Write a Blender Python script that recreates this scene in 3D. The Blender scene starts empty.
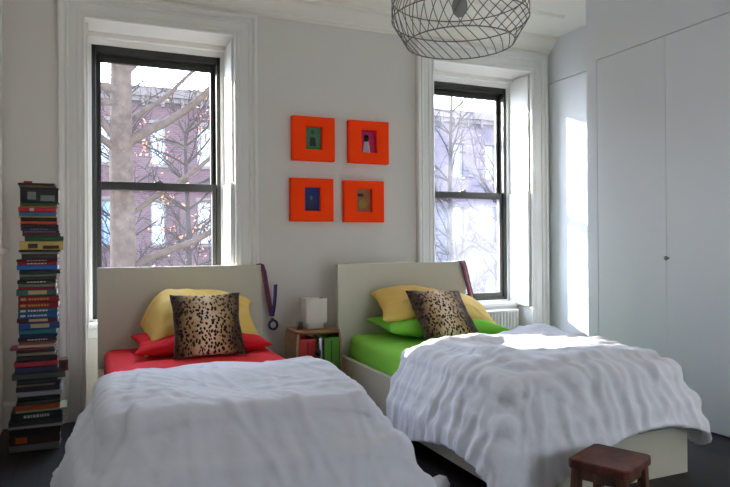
import bpy, bmesh, math, random
import numpy as np
from mathutils import Vector, Matrix, noise

random.seed(7)
SC = bpy.context.scene
COL = SC.collection
PI = math.pi
WORLD, SUN, REAR_FILL, EXPO = 15.5, 22.0, 4.0, 0.12

# ------------------------------------------------------------------ materials
def srgb(h):
    def f(c):
        c /= 255.0
        return c / 12.92 if c <= 0.04045 else ((c + 0.055) / 1.055) ** 2.4
    return (f(int(h[0:2], 16)), f(int(h[2:4], 16)), f(int(h[4:6], 16)), 1.0)

_M = {}
def mat(name, col, rough=0.6, metal=0.0, bump=0.0, bscale=60.0, var=0.0, sheen=0.0, spec=0.5):
    if name in _M:
        return _M[name]
    m = bpy.data.materials.new(name); m.use_nodes = True
    nt = m.node_tree; b = nt.nodes['Principled BSDF']
    c = srgb(col) if isinstance(col, str) else col
    b.inputs['Base Color'].default_value = c
    b.inputs['Roughness'].default_value = rough
    b.inputs['Metallic'].default_value = metal
    b.inputs['Specular IOR Level'].default_value = spec
    if sheen:
        b.inputs['Sheen Weight'].default_value = sheen
    tc = nt.nodes.new('ShaderNodeTexCoord')
    n = nt.nodes.new('ShaderNodeTexNoise')
    n.inputs['Scale'].default_value = bscale; n.inputs['Detail'].default_value = 4
    nt.links.new(tc.outputs['Object'], n.inputs['Vector'])
    if var:
        mx = nt.nodes.new('ShaderNodeMixRGB'); mx.blend_type = 'MULTIPLY'
        rr = nt.nodes.new('ShaderNodeValToRGB')
        rr.color_ramp.elements[0].color = (1 - var,) * 3 + (1,); rr.color_ramp.elements[0].position = .3
        rr.color_ramp.elements[1].color = (1, 1, 1, 1); rr.color_ramp.elements[1].position = .7
        nt.links.new(n.outputs['Fac'], rr.inputs['Fac'])
        mx.inputs['Fac'].default_value = 1; mx.inputs['Color1'].default_value = c
        nt.links.new(rr.outputs['Color'], mx.inputs['Color2'])
        nt.links.new(mx.outputs['Color'], b.inputs['Base Color'])
    if bump:
        bp = nt.nodes.new('ShaderNodeBump'); bp.inputs['Strength'].default_value = bump
        bp.inputs['Distance'].default_value = 0.01
        nt.links.new(n.outputs['Fac'], bp.inputs['Height'])
        nt.links.new(bp.outputs['Normal'], b.inputs['Normal'])
    _M[name] = m
    return m

def nodes_of(name):
    m = bpy.data.materials.new(name); m.use_nodes = True
    _M[name] = m
    return m, m.node_tree, m.node_tree.nodes['Principled BSDF']

def cloth_mat(name, col, scale=9.0, strength=.5, dist=.012, rough=.9):
    """woven cotton with soft creases"""
    m, nt, b = nodes_of(name)
    b.inputs['Base Color'].default_value = srgb(col)
    b.inputs['Roughness'].default_value = rough
    b.inputs['Specular IOR Level'].default_value = .2
    tc = nt.nodes.new('ShaderNodeTexCoord')
    n1 = nt.nodes.new('ShaderNodeTexNoise'); n1.noise_type = 'RIDGED_MULTIFRACTAL'
    n1.inputs['Scale'].default_value = scale; n1.inputs['Detail'].default_value = 3
    n1.inputs['Distortion'].default_value = .6
    n2 = nt.nodes.new('ShaderNodeTexNoise'); n2.inputs['Scale'].default_value = scale * 3.3; n2.inputs['Detail'].default_value = 4
    nt.links.new(tc.outputs['Object'], n1.inputs['Vector']); nt.links.new(tc.outputs['Object'], n2.inputs['Vector'])
    mx = nt.nodes.new('ShaderNodeMath'); mx.operation = 'MULTIPLY_ADD'; mx.inputs[1].default_value = .5
    nt.links.new(n2.outputs['Fac'], mx.inputs[0]); nt.links.new(n1.outputs['Fac'], mx.inputs[2])
    bp = nt.nodes.new('ShaderNodeBump'); bp.inputs['Strength'].default_value = strength; bp.inputs['Distance'].default_value = dist
    nt.links.new(mx.outputs[0], bp.inputs['Height']); nt.links.new(bp.outputs['Normal'], b.inputs['Normal'])
    return m

def wood_mat(name, c1, c2, scale=(1.5, 18, 18), rough=.45):
    m, nt, b = nodes_of(name)
    tc = nt.nodes.new('ShaderNodeTexCoord'); mp = nt.nodes.new('ShaderNodeMapping')
    mp.inputs['Scale'].default_value = scale
    n = nt.nodes.new('ShaderNodeTexNoise'); n.inputs['Scale'].default_value = 2.2; n.inputs['Detail'].default_value = 6
    n.inputs['Distortion'].default_value = .8
    r = nt.nodes.new('ShaderNodeValToRGB')
    r.color_ramp.elements[0].color = srgb(c1); r.color_ramp.elements[0].position = .32
    r.color_ramp.elements[1].color = srgb(c2); r.color_ramp.elements[1].position = .68
    nt.links.new(tc.outputs['Object'], mp.inputs['Vector']); nt.links.new(mp.outputs['Vector'], n.inputs['Vector'])
    nt.links.new(n.outputs['Fac'], r.inputs['Fac']); nt.links.new(r.outputs['Color'], b.inputs['Base Color'])
    b.inputs['Roughness'].default_value = rough
    return m

def leopard_mat():
    m, nt, b = nodes_of('leopard_plush')
    tc = nt.nodes.new('ShaderNodeTexCoord')
    nz = nt.nodes.new('ShaderNodeTexNoise'); nz.inputs['Scale'].default_value = 22; nz.inputs['Detail'].default_value = 2
    add = nt.nodes.new('ShaderNodeVectorMath'); add.operation = 'MULTIPLY_ADD'
    add.inputs[1].default_value = (.025, .025, .025)
    nt.links.new(tc.outputs['Object'], nz.inputs['Vector'])
    nt.links.new(nz.outputs['Color'], add.inputs[0]); nt.links.new(tc.outputs['Object'], add.inputs[2])
    mp = nt.nodes.new('ShaderNodeMapping'); mp.inputs['Scale'].default_value = (1, .72, .3)
    nt.links.new(add.outputs[0], mp.inputs['Vector'])
    v = nt.nodes.new('ShaderNodeTexVoronoi'); v.inputs['Scale'].default_value = 62
    nt.links.new(mp.outputs['Vector'], v.inputs['Vector'])
    # black spots
    r = nt.nodes.new('ShaderNodeValToRGB')
    r.color_ramp.elements[0].position = .40; r.color_ramp.elements[0].color = (0, 0, 0, 1)
    r.color_ramp.elements[1].position = .48; r.color_ramp.elements[1].color = (1, 1, 1, 1)
    nt.links.new(v.outputs['Distance'], r.inputs['Fac'])
    # coat: pale middle, dark brown flanks (stays with the cover, a printed band)
    sx = nt.nodes.new('ShaderNodeSeparateXYZ'); nt.links.new(tc.outputs['Object'], sx.inputs[0])
    ab = nt.nodes.new('ShaderNodeMath'); ab.operation = 'ABSOLUTE'; nt.links.new(sx.outputs['X'], ab.inputs[0])
    n3 = nt.nodes.new('ShaderNodeTexNoise'); n3.inputs['Scale'].default_value = 9; nt.links.new(tc.outputs['Object'], n3.inputs['Vector'])
    ma = nt.nodes.new('ShaderNodeMath'); ma.operation = 'MULTIPLY_ADD'; ma.inputs[1].default_value = .16
    nt.links.new(n3.outputs['Fac'], ma.inputs[0]); nt.links.new(ab.outputs[0], ma.inputs[2])
    r2 = nt.nodes.new('ShaderNodeValToRGB')
    e = r2.color_ramp.elements
    e[0].position = .10; e[0].color = srgb('e8d0b0')
    e[1].position = .25; e[1].color = srgb('4a3826')
    k = e.new(.165); k.color = srgb('b8946a')
    nt.links.new(ma.outputs[0], r2.inputs['Fac'])
    mx = nt.nodes.new('ShaderNodeMixRGB'); nt.links.new(r.outputs['Color'], mx.inputs['Fac'])
    mx.inputs['Color1'].default_value = srgb('1c1512'); nt.links.new(r2.outputs['Color'], mx.inputs['Color2'])
    nt.links.new(mx.outputs['Color'], b.inputs['Base Color'])
    b.inputs['Roughness'].default_value = 1; b.inputs['Sheen Weight'].default_value = .25; b.inputs['Specular IOR Level'].default_value = .1
    n4 = nt.nodes.new('ShaderNodeTexNoise'); n4.inputs['Scale'].default_value = 160
    nt.links.new(tc.outputs['Object'], n4.inputs['Vector'])
    bp = nt.nodes.new('ShaderNodeBump'); bp.inputs['Strength'].default_value = .5; bp.inputs['Distance'].default_value = .006
    nt.links.new(n4.outputs['Fac'], bp.inputs['Height']); nt.links.new(bp.outputs['Normal'], b.inputs['Normal'])
    return m

def floor_mat():
    m, nt, b = nodes_of('dark_floorboards')
    tc = nt.nodes.new('ShaderNodeTexCoord'); mp = nt.nodes.new('ShaderNodeMapping')
    mp.inputs['Rotation'].default_value = (0, 0, PI / 2)
    br = nt.nodes.new('ShaderNodeTexBrick'); br.inputs['Scale'].default_value = 1
    br.inputs['Brick Width'].default_value = 1.6; br.inputs['Row Height'].default_value = .12
    br.inputs['Mortar Size'].default_value = .003
    br.inputs['Color1'].default_value = srgb('1d1917'); br.inputs['Color2'].default_value = srgb('26201d')
    br.inputs['Mortar'].default_value = srgb('060505')
    nt.links.new(tc.outputs['Object'], mp.inputs['Vector']); nt.links.new(mp.outputs['Vector'], br.inputs['Vector'])
    nt.links.new(br.outputs['Color'], b.inputs['Base Color'])
    b.inputs['Roughness'].default_value = .55
    b.inputs['Specular IOR Level'].default_value = .3
    return m

def brick_mat(name, c1, c2, mo):
    m, nt, b = nodes_of(name)
    tc = nt.nodes.new('ShaderNodeTexCoord'); mp = nt.nodes.new('ShaderNodeMapping')
    mp.inputs['Rotation'].default_value = (PI / 2, 0, 0)
    br = nt.nodes.new('ShaderNodeTexBrick'); br.inputs['Scale'].default_value = 1
    br.inputs['Brick Width'].default_value = .24; br.inputs['Row Height'].default_value = .08
    br.inputs['Mortar Size'].default_value = .008
    br.inputs['Color1'].default_value = srgb(c1); br.inputs['Color2'].default_value = srgb(c2); br.inputs['Mortar'].default_value = srgb(mo)
    nt.links.new(tc.outputs['Object'], mp.inputs['Vector']); nt.links.new(mp.outputs['Vector'], br.inputs['Vector'])
    nt.links.new(br.outputs['Color'], b.inputs['Base Color'])
    b.inputs['Roughness'].default_value = 1; b.inputs['Specular IOR Level'].default_value = .1
    return m

def glass_mat(name, haze, tint=(1, 1, 1, 1)):
    """old pane with a thin film of dust that catches the sun"""
    m = bpy.data.materials.new(name); m.use_nodes = True; nt = m.node_tree; nt.nodes.clear()
    out = nt.nodes.new('ShaderNodeOutputMaterial')
    tr = nt.nodes.new('ShaderNodeBsdfTransparent'); tr.inputs['Color'].default_value = tint
    du = nt.nodes.new('ShaderNodeBsdfTranslucent'); du.inputs['Color'].default_value = (.92, .92, .95, 1)
    tc = nt.nodes.new('ShaderNodeTexCoord'); n = nt.nodes.new('ShaderNodeTexNoise')
    n.inputs['Scale'].default_value = 3.0; n.inputs['Detail'].default_value = 6; n.inputs['Roughness'].default_value = .65
    nt.links.new(tc.outputs['Object'], n.inputs['Vector'])
    mr = nt.nodes.new('ShaderNodeMapRange')
    mr.inputs['From Min'].default_value = .3; mr.inputs['From Max'].default_value = .7
    mr.inputs['To Min'].default_value = haze * .55; mr.inputs['To Max'].default_value = haze * 1.45
    nt.links.new(n.outputs['Fac'], mr.inputs['Value'])
    m1 = nt.nodes.new('ShaderNodeMixShader'); nt.links.new(mr.outputs[0], m1.inputs[0])
    nt.links.new(tr.outputs[0], m1.inputs[1]); nt.links.new(du.outputs[0], m1.inputs[2])
    nt.links.new(m1.outputs[0], out.inputs['Surface'])
    _M[name] = m
    return m

# ------------------------------------------------------------------ mesh helpers
class MB:
    """collects simple solids into one mesh"""
    def __init__(s):
        s.v = []; s.f = []
    def add(s, vs, fs):
        o = len(s.v); s.v += [tuple(v) for v in vs]; s.f += [tuple(i + o for i in f) for f in fs]; return s
    def box(s, a, b, rot=None, about=None):
        x0, y0, z0 = a; x1, y1, z1 = b
        vs = [(x0, y0, z0), (x1, y0, z0), (x1, y1, z0), (x0, y1, z0), (x0, y0, z1), (x1, y0, z1), (x1, y1, z1), (x0, y1, z1)]
        if rot is not None:
            c = Vector(about or ((x0 + x1) / 2, (y0 + y1) / 2, (z0 + z1) / 2))
            vs = [tuple(c + rot @ (Vector(v) - c)) for v in vs]
        return s.add(vs, [(0, 3, 2, 1), (4, 5, 6, 7), (0, 1, 5, 4), (1, 2, 6, 5), (2, 3, 7, 6), (3, 0, 4, 7)])
    def tube(s, pts, r, n=8, closed=False, cap=True):
        pts = [Vector(p) for p in pts]
        rs = r if isinstance(r, (list, tuple)) else [r] * len(pts)
        N = len(pts); rings = []; up = None
        for i, p in enumerate(pts):
            a = pts[(i - 1) % N] if (closed or i > 0) else p
            b = pts[(i + 1) % N] if (closed or i < N - 1) else p
            t = (b - a).normalized()
            if up is None:
                up = Vector((0, 0, 1)) if abs(t.z) < .9 else Vector((1, 0, 0))
            x = t.cross(up)
            if x.length < 1e-5:
                x = t.orthogonal()
            x.normalize(); y = x.cross(t).normalized(); up = y
            rings.append([p + (x * math.cos(2 * PI * k / n) + y * math.sin(2 * PI * k / n)) * rs[i] for k in range(n)])
        vs = [v for rr in rings for v in rr]; fs = []
        for i in range(N if closed else N - 1):
            j = (i + 1) % N
            for k in range(n):
                fs.append((i * n + k, i * n + (k + 1) % n, j * n + (k + 1) % n, j * n + k))
        if cap and not closed:
            fs.append(tuple(range(n))[::-1]); fs.append(tuple((N - 1) * n + k for k in range(n)))
        return s.add(vs, fs)
    def lathe(s, prof, c=(0, 0, 0), n=24):
        vs = []; fs = []
        for (r, z) in prof:
            for k in range(n):
                a = 2 * PI * k / n
                vs.append((c[0] + r * math.cos(a), c[1] + r * math.sin(a), c[2] + z))
        for i in range(len(prof) - 1):
            for k in range(n):
                fs.append((i * n + k, i * n + (k + 1) % n, (i + 1) * n + (k + 1) % n, (i + 1) * n + k))
        if prof[0][0] > 1e-6: fs.append(tuple(range(n))[::-1])
        if prof[-1][0] > 1e-6: fs.append(tuple((len(prof) - 1) * n + k for k in range(n)))
        return s.add(vs, fs)
    def prism_x(s, poly, x0, x1):
        n = len(poly)
        vs = [(x0, y, z) for y, z in poly] + [(x1, y, z) for y, z in poly]
        fs = [(i, (i + 1) % n, n + (i + 1) % n, n + i) for i in range(n)]
        fs += [tuple(range(n))[::-1], tuple(range(n, 2 * n))]
        return s.add(vs, fs)
    def prism_y(s, poly, y0, y1):
        n = len(poly)
        vs = [(x, y0, z) for x, z in poly] + [(x, y1, z) for x, z in poly]
        fs = [(i, (i + 1) % n, n + (i + 1) % n, n + i) for i in range(n)]
        fs += [tuple(range(n))[::-1], tuple(range(n, 2 * n))]
        return s.add(vs, fs)
    def prism_z(s, poly, z0, z1):
        n = len(poly)
        vs = [(x, y, z0) for x, y in poly] + [(x, y, z1) for x, y in poly]
        fs = [(i, (i + 1) % n, n + (i + 1) % n, n + i) for i in range(n)]
        fs += [tuple(range(n))[::-1], tuple(range(n, 2 * n))]
        return s.add(vs, fs)
    def build(s, name, m, parent=None, bevel=0, smooth=False, seg=2, loc=None):
        me = bpy.data.meshes.new(name); me.from_pydata(s.v, [], s.f)
        bm = bmesh.new(); bm.from_mesh(me); bmesh.ops.recalc_face_normals(bm, faces=bm.faces[:]); bm.to_mesh(me); bm.free()
        return link(name, me, m, parent, bevel, smooth, seg, loc)

def link(name, me, m, parent=None, bevel=0, smooth=False, seg=2, loc=None):
    o = bpy.data.objects.new(name, me); COL.objects.link(o)
    if m: me.materials.append(m)
    if parent is not None: o.parent = parent
    if loc: o.location = loc
    if bevel:
        b = o.modifiers.new('bevel', 'BEVEL'); b.width = bevel; b.segments = seg; b.limit_method = 'ANGLE'; b.angle_limit = math.radians(35)
    if smooth or bevel:
        for p in me.polygons: p.use_smooth = True
    if bevel and not smooth:
        w = o.modifiers.new('wn', 'WEIGHTED_NORMAL'); w.keep_sharp = True
    return o

def tag(o, label=None, cat=None, group=None, kind=None):
    if label: o['label'] = label
    if cat: o['category'] = cat
    if group: o['group'] = group
    if kind: o['kind'] = kind
    return o

def thing(name, label, cat, loc=(0, 0, 0), rz=0.0, group=None, kind=None):
    o = bpy.data.objects.new(name, None); COL.objects.link(o); o.empty_display_size = .1
    o.location = loc; o.rotation_euler = (0, 0, rz)
    return tag(o, label, cat, group, kind)

def rounded_poly(w, h, r, n=5, cx=0, cy=0):
    out = []
    for (sx, sy, a0) in ((1, 1, 0), (-1, 1, 90), (-1, -1, 180), (1, -1, 270)):
        for k in range(n + 1):
            a = math.radians(a0 + 90 * k / n)
            out.append((cx + sx * (w / 2 - r) + r * math.cos(a), cy + sy * (h / 2 - r) + r * math.sin(a)))
    return out
BOOKS = [
(-0.342,-0.300,1.4950,1.5050,"9c2a2e","-","small red booklet"),
(-0.369,-0.184,1.4820,1.4950,"3a2422","-","thin dark maroon book"),
(-0.364,-0.179,1.4700,1.4820,"6d6246","-","thin olive paperback"),
(-0.360,-0.167,1.3850,1.4700,"17171a","photo","very thick black picture book"),
(-0.360,-0.175,1.3660,1.3850,"1f4a2c","-","dark green book"),
(-0.365,-0.177,1.3580,1.3660,"c8702c","-","slim orange pamphlet"),
(-0.370,-0.180,1.3320,1.3580,"b51f2a","white","bright red book with white emblem"),
(-0.367,-0.180,1.3080,1.3320,"2a6fa0","-","sky blue book"),
(-0.370,-0.183,1.3020,1.3080,"c9a944","-","slim yellow pamphlet"),
(-0.360,-0.178,1.2820,1.3020,"201a1a","-","small black book"),
(-0.360,-0.173,1.2620,1.2820,"c04a22","-","orange paperback"),
(-0.360,-0.170,1.2420,1.2620,"261c24","-","plum black book"),
(-0.355,-0.165,1.2280,1.2420,"3a3350","lav","violet book with lavender lettering"),
(-0.350,-0.165,1.2140,1.2280,"1d3034","white","dark teal book with white line"),
(-0.351,-0.160,1.1970,1.2140,"6b2236","-","maroon book"),
(-0.341,-0.145,1.1690,1.1970,"1b5a34","-","emerald green book"),
(-0.365,-0.145,1.1190,1.1690,"b99a54","photo","thick mustard yellow book with black picture"),
(-0.370,-0.160,1.1080,1.1190,"141416","-","slim black binder"),
(-0.361,-0.171,1.0960,1.1080,"8f8c80","-","slim pale grey book"),
(-0.351,-0.171,1.0680,1.0960,"2b2a2b","-","charcoal book"),
(-0.378,-0.171,1.0520,1.0680,"6e171f","white","dark red book with lettering"),
(-0.376,-0.176,1.0350,1.0520,"84202a","white","oxblood book with white lettering"),
(-0.376,-0.171,1.0070,1.0350,"2a62a8","-","cobalt blue book"),
(-0.366,-0.161,0.9840,1.0070,"121216","-","plain black hardback"),
(-0.366,-0.181,0.9700,0.9840,"5f7a64","-","slim sage green book"),
(-0.366,-0.181,0.9510,0.9700,"3b3426","-","dark olive brown book"),
(-0.376,-0.182,0.9310,0.9510,"232b27","white","greenish black book"),
(-0.371,-0.182,0.9110,0.9310,"6c7262","-","grey green book"),
(-0.371,-0.182,0.9000,0.9110,"c0302c","-","slim scarlet book"),
(-0.379,-0.177,0.8640,0.9000,"3c5a5c","tan","teal book with beige title block"),
(-0.371,-0.167,0.8270,0.8640,"7a1118","gold","crimson annual with gold lettering"),
(-0.369,-0.167,0.7940,0.8270,"8a141b","gold","crimson annual, lower of the pair"),
(-0.372,-0.175,0.7660,0.7940,"17566a","white","petrol blue annual with white lettering"),
(-0.372,-0.175,0.7380,0.7660,"1a4f8c","white","royal blue annual with white lettering"),
(-0.377,-0.172,0.7130,0.7380,"4a1c28","tan","wine red book with beige title"),
(-0.372,-0.167,0.6760,0.7130,"24407c","tan","denim blue book with beige title block"),
(-0.367,-0.178,0.6480,0.6760,"15606c","-","turquoise book"),
(-0.367,-0.178,0.6290,0.6480,"17284a","-","midnight blue book"),
(-0.372,-0.178,0.6090,0.6290,"1c1c1e","white","black book with white lettering"),
(-0.368,-0.183,0.5920,0.6090,"8c4040","-","dusty rose book"),
(-0.377,-0.193,0.5750,0.5920,"b3a584","-","cream paperback"),
(-0.414,-0.219,0.5640,0.5750,"8c3a48","-","slim pink book jutting out left"),
(-0.382,-0.188,0.5450,0.5640,"2c2220","-","dark brown book"),
(-0.382,-0.188,0.5280,0.5450,"857a66","-","taupe paperback"),
(-0.383,-0.178,0.4970,0.5280,"131315","-","thick black book"),
(-0.392,-0.173,0.4690,0.4970,"a82838","-","cherry red book"),
(-0.388,-0.176,0.4300,0.4690,"1c2440","-","thick navy book"),
(-0.402,-0.133,0.3960,0.4300,"4a504a","-","wide slate grey book"),
(-0.383,-0.179,0.3680,0.3960,"1a1a18","-","black softcover"),
(-0.383,-0.189,0.3570,0.3680,"8c8468","-","slim khaki book"),
(-0.383,-0.164,0.3290,0.3570,"2e2434","-","dark purple book"),
(-0.383,-0.154,0.3010,0.3290,"9c9ca2","-","light grey magazine box"),
(-0.378,-0.164,0.2790,0.3010,"18181a","-","worn black hardback"),
(-0.383,-0.164,0.2560,0.2790,"2c3a30","-","bottle green book"),
(-0.388,-0.164,0.2260,0.2560,"b0502c","-","rust orange book"),
(-0.388,-0.133,0.2150,0.2260,"a8b48c","-","slim pale green magazine"),
(-0.413,-0.159,0.1670,0.2150,"1c3034","white","broad dark teal album"),
(-0.423,-0.154,0.1420,0.1670,"3a3a3c","-","broad charcoal album"),
(-0.423,-0.149,0.1280,0.1420,"96989a","-","broad silver magazine"),
(-0.418,-0.165,0.0890,0.1280,"19191b","-","broad black album"),
(-0.418,-0.165,0.0380,0.0890,"3c2420","orange","broad brown album with orange patch"),
(-0.418,-0.165,0.0000,0.0380,"70706e","-","broad grey album"),
]

# ------------------------------------------------------------------ palette
WALL = mat('painted_plaster', 'd6d2ca', .75, bump=.05, bscale=40)
TRIM = mat('white_gloss_trim', 'e2e0da', .45)
CEIL = mat('ceiling_paint', 'ebe8dc', .8)
CLOSET = mat('white_lacquer', 'dfe2e4', .5)
FLOOR = floor_mat()
DARKMETAL = mat('dark_bronze_sash', '26251f', .4)
WHITE = mat('white_melamine', 'd9d5c8', .45)
BEDW = mat('bed_white', 'c6c1ae', .5)

# ------------------------------------------------------------------ the room shell
XL, XC, XN = -.507, 3.386, 3.75          # left wall, closet face, window niche wall
YR = -6.2                                # rear wall
ZC = 2.93
OPEN = [(-.026, .948), (2.577, 3.551)]   # the two window recesses
ZT = 2.63
WT = .43

def st(o, label=None):
    return tag(o, label, None, None, 'structure')

st(MB().box((XL - .3, YR - .3, -.12), (XN + .3, WT, 0)).build('floor', FLOOR))
st(MB().box((XL - .3, YR - .3, ZC), (XN + .3, WT, ZC + .15)).build('ceiling', CEIL))
w = MB()
w.box((XL - .3, 0, 0), (OPEN[0][0], WT, ZC)).box((OPEN[0][1], 0, 0), (OPEN[1][0], WT, ZC)).box((OPEN[1][1], 0, 0), (XN + .3, WT, ZC))
for a, b in OPEN:
    w.box((a, 0, ZT), (b, WT, ZC)).box((a, .2, 0), (b, WT, .52))
st(w.build('wall_back', WALL))
st(MB().box((XL - .3, YR, 0), (XL, 0, ZC)).build('wall_left', WALL))
# right side: niche wall, then the built-in closet front standing proud of it
st(MB().box((XN + .02, -1.0, 0), (XN + .3, 0, ZC)).box((XN, -1.0, 2.553), (XN + .02, 0, ZC)).build('wall_niche', CLOSET))
dn = MB().box((XN, -.9, .01), (XN + .018, -.006, 2.546)).build('door_1', CLOSET, bevel=.002)
st(dn)
c = MB()
c.box((XC, YR, 2.466), (XC + .05, -.872, ZC))
c.box((XC, -.976, 0), (XC + .05, -.872, 2.466))
c.box((XC + .03, YR, 0), (XC + .05, -.976, 2.466))
c.box((XC + .05, -.89, 0), (XN + .3, -.872, ZC))
c.box((XC + .05, YR, 0), (XN + .3, YR + .02, ZC))
st(c.build('wall_right', CLOSET))
ys = [-.979, -1.577, -2.20, -2.80, -3.42, -4.04, -4.66, -5.28]
for i in range(len(ys) - 1):
    d = MB().box((XC, ys[i + 1] + .0012, .012), (XC + .022, ys[i] - .0012, 2.461)).build('door_%d' % (i + 2), CLOSET, bevel=.001)
    st(d)
    if i == 0:
        yk = ys[1] + .02 - .02
    if i % 2 == 1 or i == 0:
        pass
dk = bpy.data.objects['door_3']
k = MB().lathe([(.007, 0), (.006, .012), (.013, .018), (.014, .026), (.010, .032), (0, .033)], n=16)
kv = [(-z, x, y) for x, y, z in k.v]
k.v = [(XC + v[0], -1.592 + v[1], 1.038 + v[2]) for v in kv]
k.build('knob', mat('brushed_steel', '8a8a84', .3, 1.0), dk, smooth=True)

# rear wall with a small window added to let in fill light (behind the camera)
RW = (2.1, 2.9, 1.0, 2.2)
w = MB()
w.box((XL, YR - .3, 0), (RW[0], YR, ZC)).box((RW[1], YR - .3, 0), (XC + .05, YR, ZC))
w.box((RW[0], YR - .3, 0), (RW[1], YR, RW[2])).box((RW[0], YR - .3, RW[3]), (RW[1], YR, ZC))
st(w.build('wall_rear', WALL))
w = MB()
for x in (RW[0], (RW[0] + RW[1]) / 2 - .03, RW[1] - .06):
    w.box((x, YR - .2, RW[2]), (x + .06, YR - .14, RW[3]))
w.box((RW[0], YR - .2, RW[2]), (RW[1], YR - .14, RW[2] + .06)).box((RW[0], YR - .2, RW[3] - .06), (RW[1], YR - .14, RW[3]))
st(w.build('window_3', TRIM))

# crown moulding along the back wall and down the niche; ceiling band
crown = [(0, 2.803), (-.012, 2.803), (-.016, 2.815), (-.03, 2.822), (-.034, 2.835), (-.05, 2.842), (-.075, 2.862), (-.10, 2.892), (-.112, 2.903), (-.135, 2.908), (-.138, 2.93), (0, 2.93)]
st(MB().prism_x(crown, XL, XN).build('trim_1', CEIL))
band = [(-.50, 2.93), (-.505, 2.918), (-.525, 2.906), (-.555, 2.91), (-.575, 2.905), (-.59, 2.93)]
st(MB().prism_x(band, XL, XC + .05).build('trim_2', CEIL))

# casings: a mitred profile round each recess
prof = [(0, 0), (0, .020), (.006, .026), (.014, .026), (.02, .019), (.032, .019), (.036, .023), (.05, .023), (.054, .019), (.10, .019), (.106, .028), (.116, .030), (.122, .024), (.132, .030), (.14, .044), (.156, .046), (.164, .038), (.164, 0)]
for i, (a, b) in enumerate(OPEN):
    n = len(prof); vs = []
    for (u, v) in prof: vs.append((a - u, -v, 0))
    for (u, v) in prof: vs.append((a - u, -v, ZT + u))
    for (u, v) in prof: vs.append((b + u, -v, ZT + u))
    for (u, v) in prof: vs.append((b + u, -v, 0))
    fs = []
    for s in range(3):
        for k in range(n):
            fs.append((s * n + k, s * n + (k + 1) % n, (s + 1) * n + (k + 1) % n, (s + 1) * n + k))
    fs += [tuple(range(n)), tuple(range(3 * n, 4 * n))[::-1]]
    st(MB().add(vs, fs).build('trim_%d' % (i + 3), TRIM))
bb = [(0, 0), (-.016, 0), (-.016, .14), (-.012, .15), (-.010, .165), (0, .17)]
w = MB()
for a, b in ((XL, OPEN[0][0] - .165), (OPEN[0][1] + .165, OPEN[1][0] - .165)):
    w.prism_x(bb, a, b)
st(w.build('baseboard_back', TRIM))

# windows: dark double-hung sashes set deep in white splayed-shutter recesses
GL = [(glass_mat('dusty_glass', .007), glass_mat('dusty_glass_low', .008)), (glass_mat('dustier_glass', .022), glass_mat('dustiest_glass', .042))]
ALU = mat('sash_inner_edge', '4a4940', .45)
for i, (a, b) in enumerate(OPEN):
    wn = thing('window_%d' % (i + 1), 'tall double-hung window with dark sashes ' + ('at the left' if i == 0 else 'at the right'), None, ((a + b) / 2, .3, .6), 0, None, 'structure')
    ox, oy, oz = wn.location
    def L(m):
        m.v = [(x - ox, y - oy, z - oz) for x, y, z in m.v]; return m
    fa, fb, z0, z1 = a + .036, b - .042, .622, 2.556
    m = MB()
    m.box((a, .285, .56), (fa, WT, ZT)).box((fb, .285, .56), (b, WT, ZT)).box((fa, .285, z1), (fb, WT, ZT)).box((a, .24, ZT - .035), (b, .285, ZT))
    L(m).build('stop', TRIM, wn)
    m = MB().box((a, .17, .572), (b, .285, .606)).box((a, .285, .56), (b, WT, z0)).box((a, .19, .50), (b, .21, .572))
    L(m).build('sill', TRIM, wn, bevel=.006)
    m = MB()
    m.box((fa, .30, z0), (fa + .028, .41, z1)).box((fb - .028, .30, z0), (fb, .41, z1))
    m.box((fa, .30, z1 - .05), (fb, .41, z1)).box((fa, .30, z0), (fb, .41, z0 + .02))
    L(m).build('frame', DARKMETAL, wn, bevel=.003)
    # upper sash (outer track)
    gx0, gx1 = fa + .028, fb - .028
    def sash(yf, yb, zb, zt, sw, rb, rt):
        m = MB()
        m.box((gx0, yf, zb), (gx0 + sw, yb, zt)).box((gx1 - sw, yf, zb), (gx1, yb, zt))
        m.box((gx0 + sw, yf, zb), (gx1 - sw, yb, zb + rb)).box((gx0 + sw, yf, zt - rt), (gx1 - sw, yb, zt))
        return m
    L(sash(.365, .395, 1.54, z1 - .05, .034, .055, .05)).build('upper_sash', DARKMETAL, wn, bevel=.003)
    L(MB().box((gx0 + .03, .378, 1.59), (gx1 - .03, .382, z1 - .095))).build('upper_pane', GL[i][0], wn)
    L(sash(.318, .350, z0 + .02, 1.597, .034, .045, .058)).build('lower_sash', DARKMETAL, wn, bevel=.003)
    L(MB().box((gx0 + .03, .332, z0 + .06), (gx1 - .03, .336, 1.545))).build('lower_pane', GL[i][1], wn)
    m = MB().box(((a + b) / 2 - .03, .322, 1.597), ((a + b) / 2 + .03, .345, 1.606)).box(((a + b) / 2 - .008, .31, 1.606), ((a + b) / 2 + .02, .33, 1.615))
    L(m).build('latch', mat('latch_metal', '6b675c', .4, .8), wn, bevel=.002)
    # folded shutter leaves lining the right-hand side of the recess
    L(MB().box((b - .016, .012, 1.59), (b - .005, .272, 2.612))).build('shutter_leaf', TRIM, wn, bevel=.002)
    L(MB().box((b - .030, .006, .585), (b - .004, .272, 1.583))).build('shutter_leaf', TRIM, wn, bevel=.003)
    L(MB().box((a + .005, .012, .585), (a + .016, .272, 2.612))).build('shutter_leaf', TRIM, wn, bevel=.002)

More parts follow.
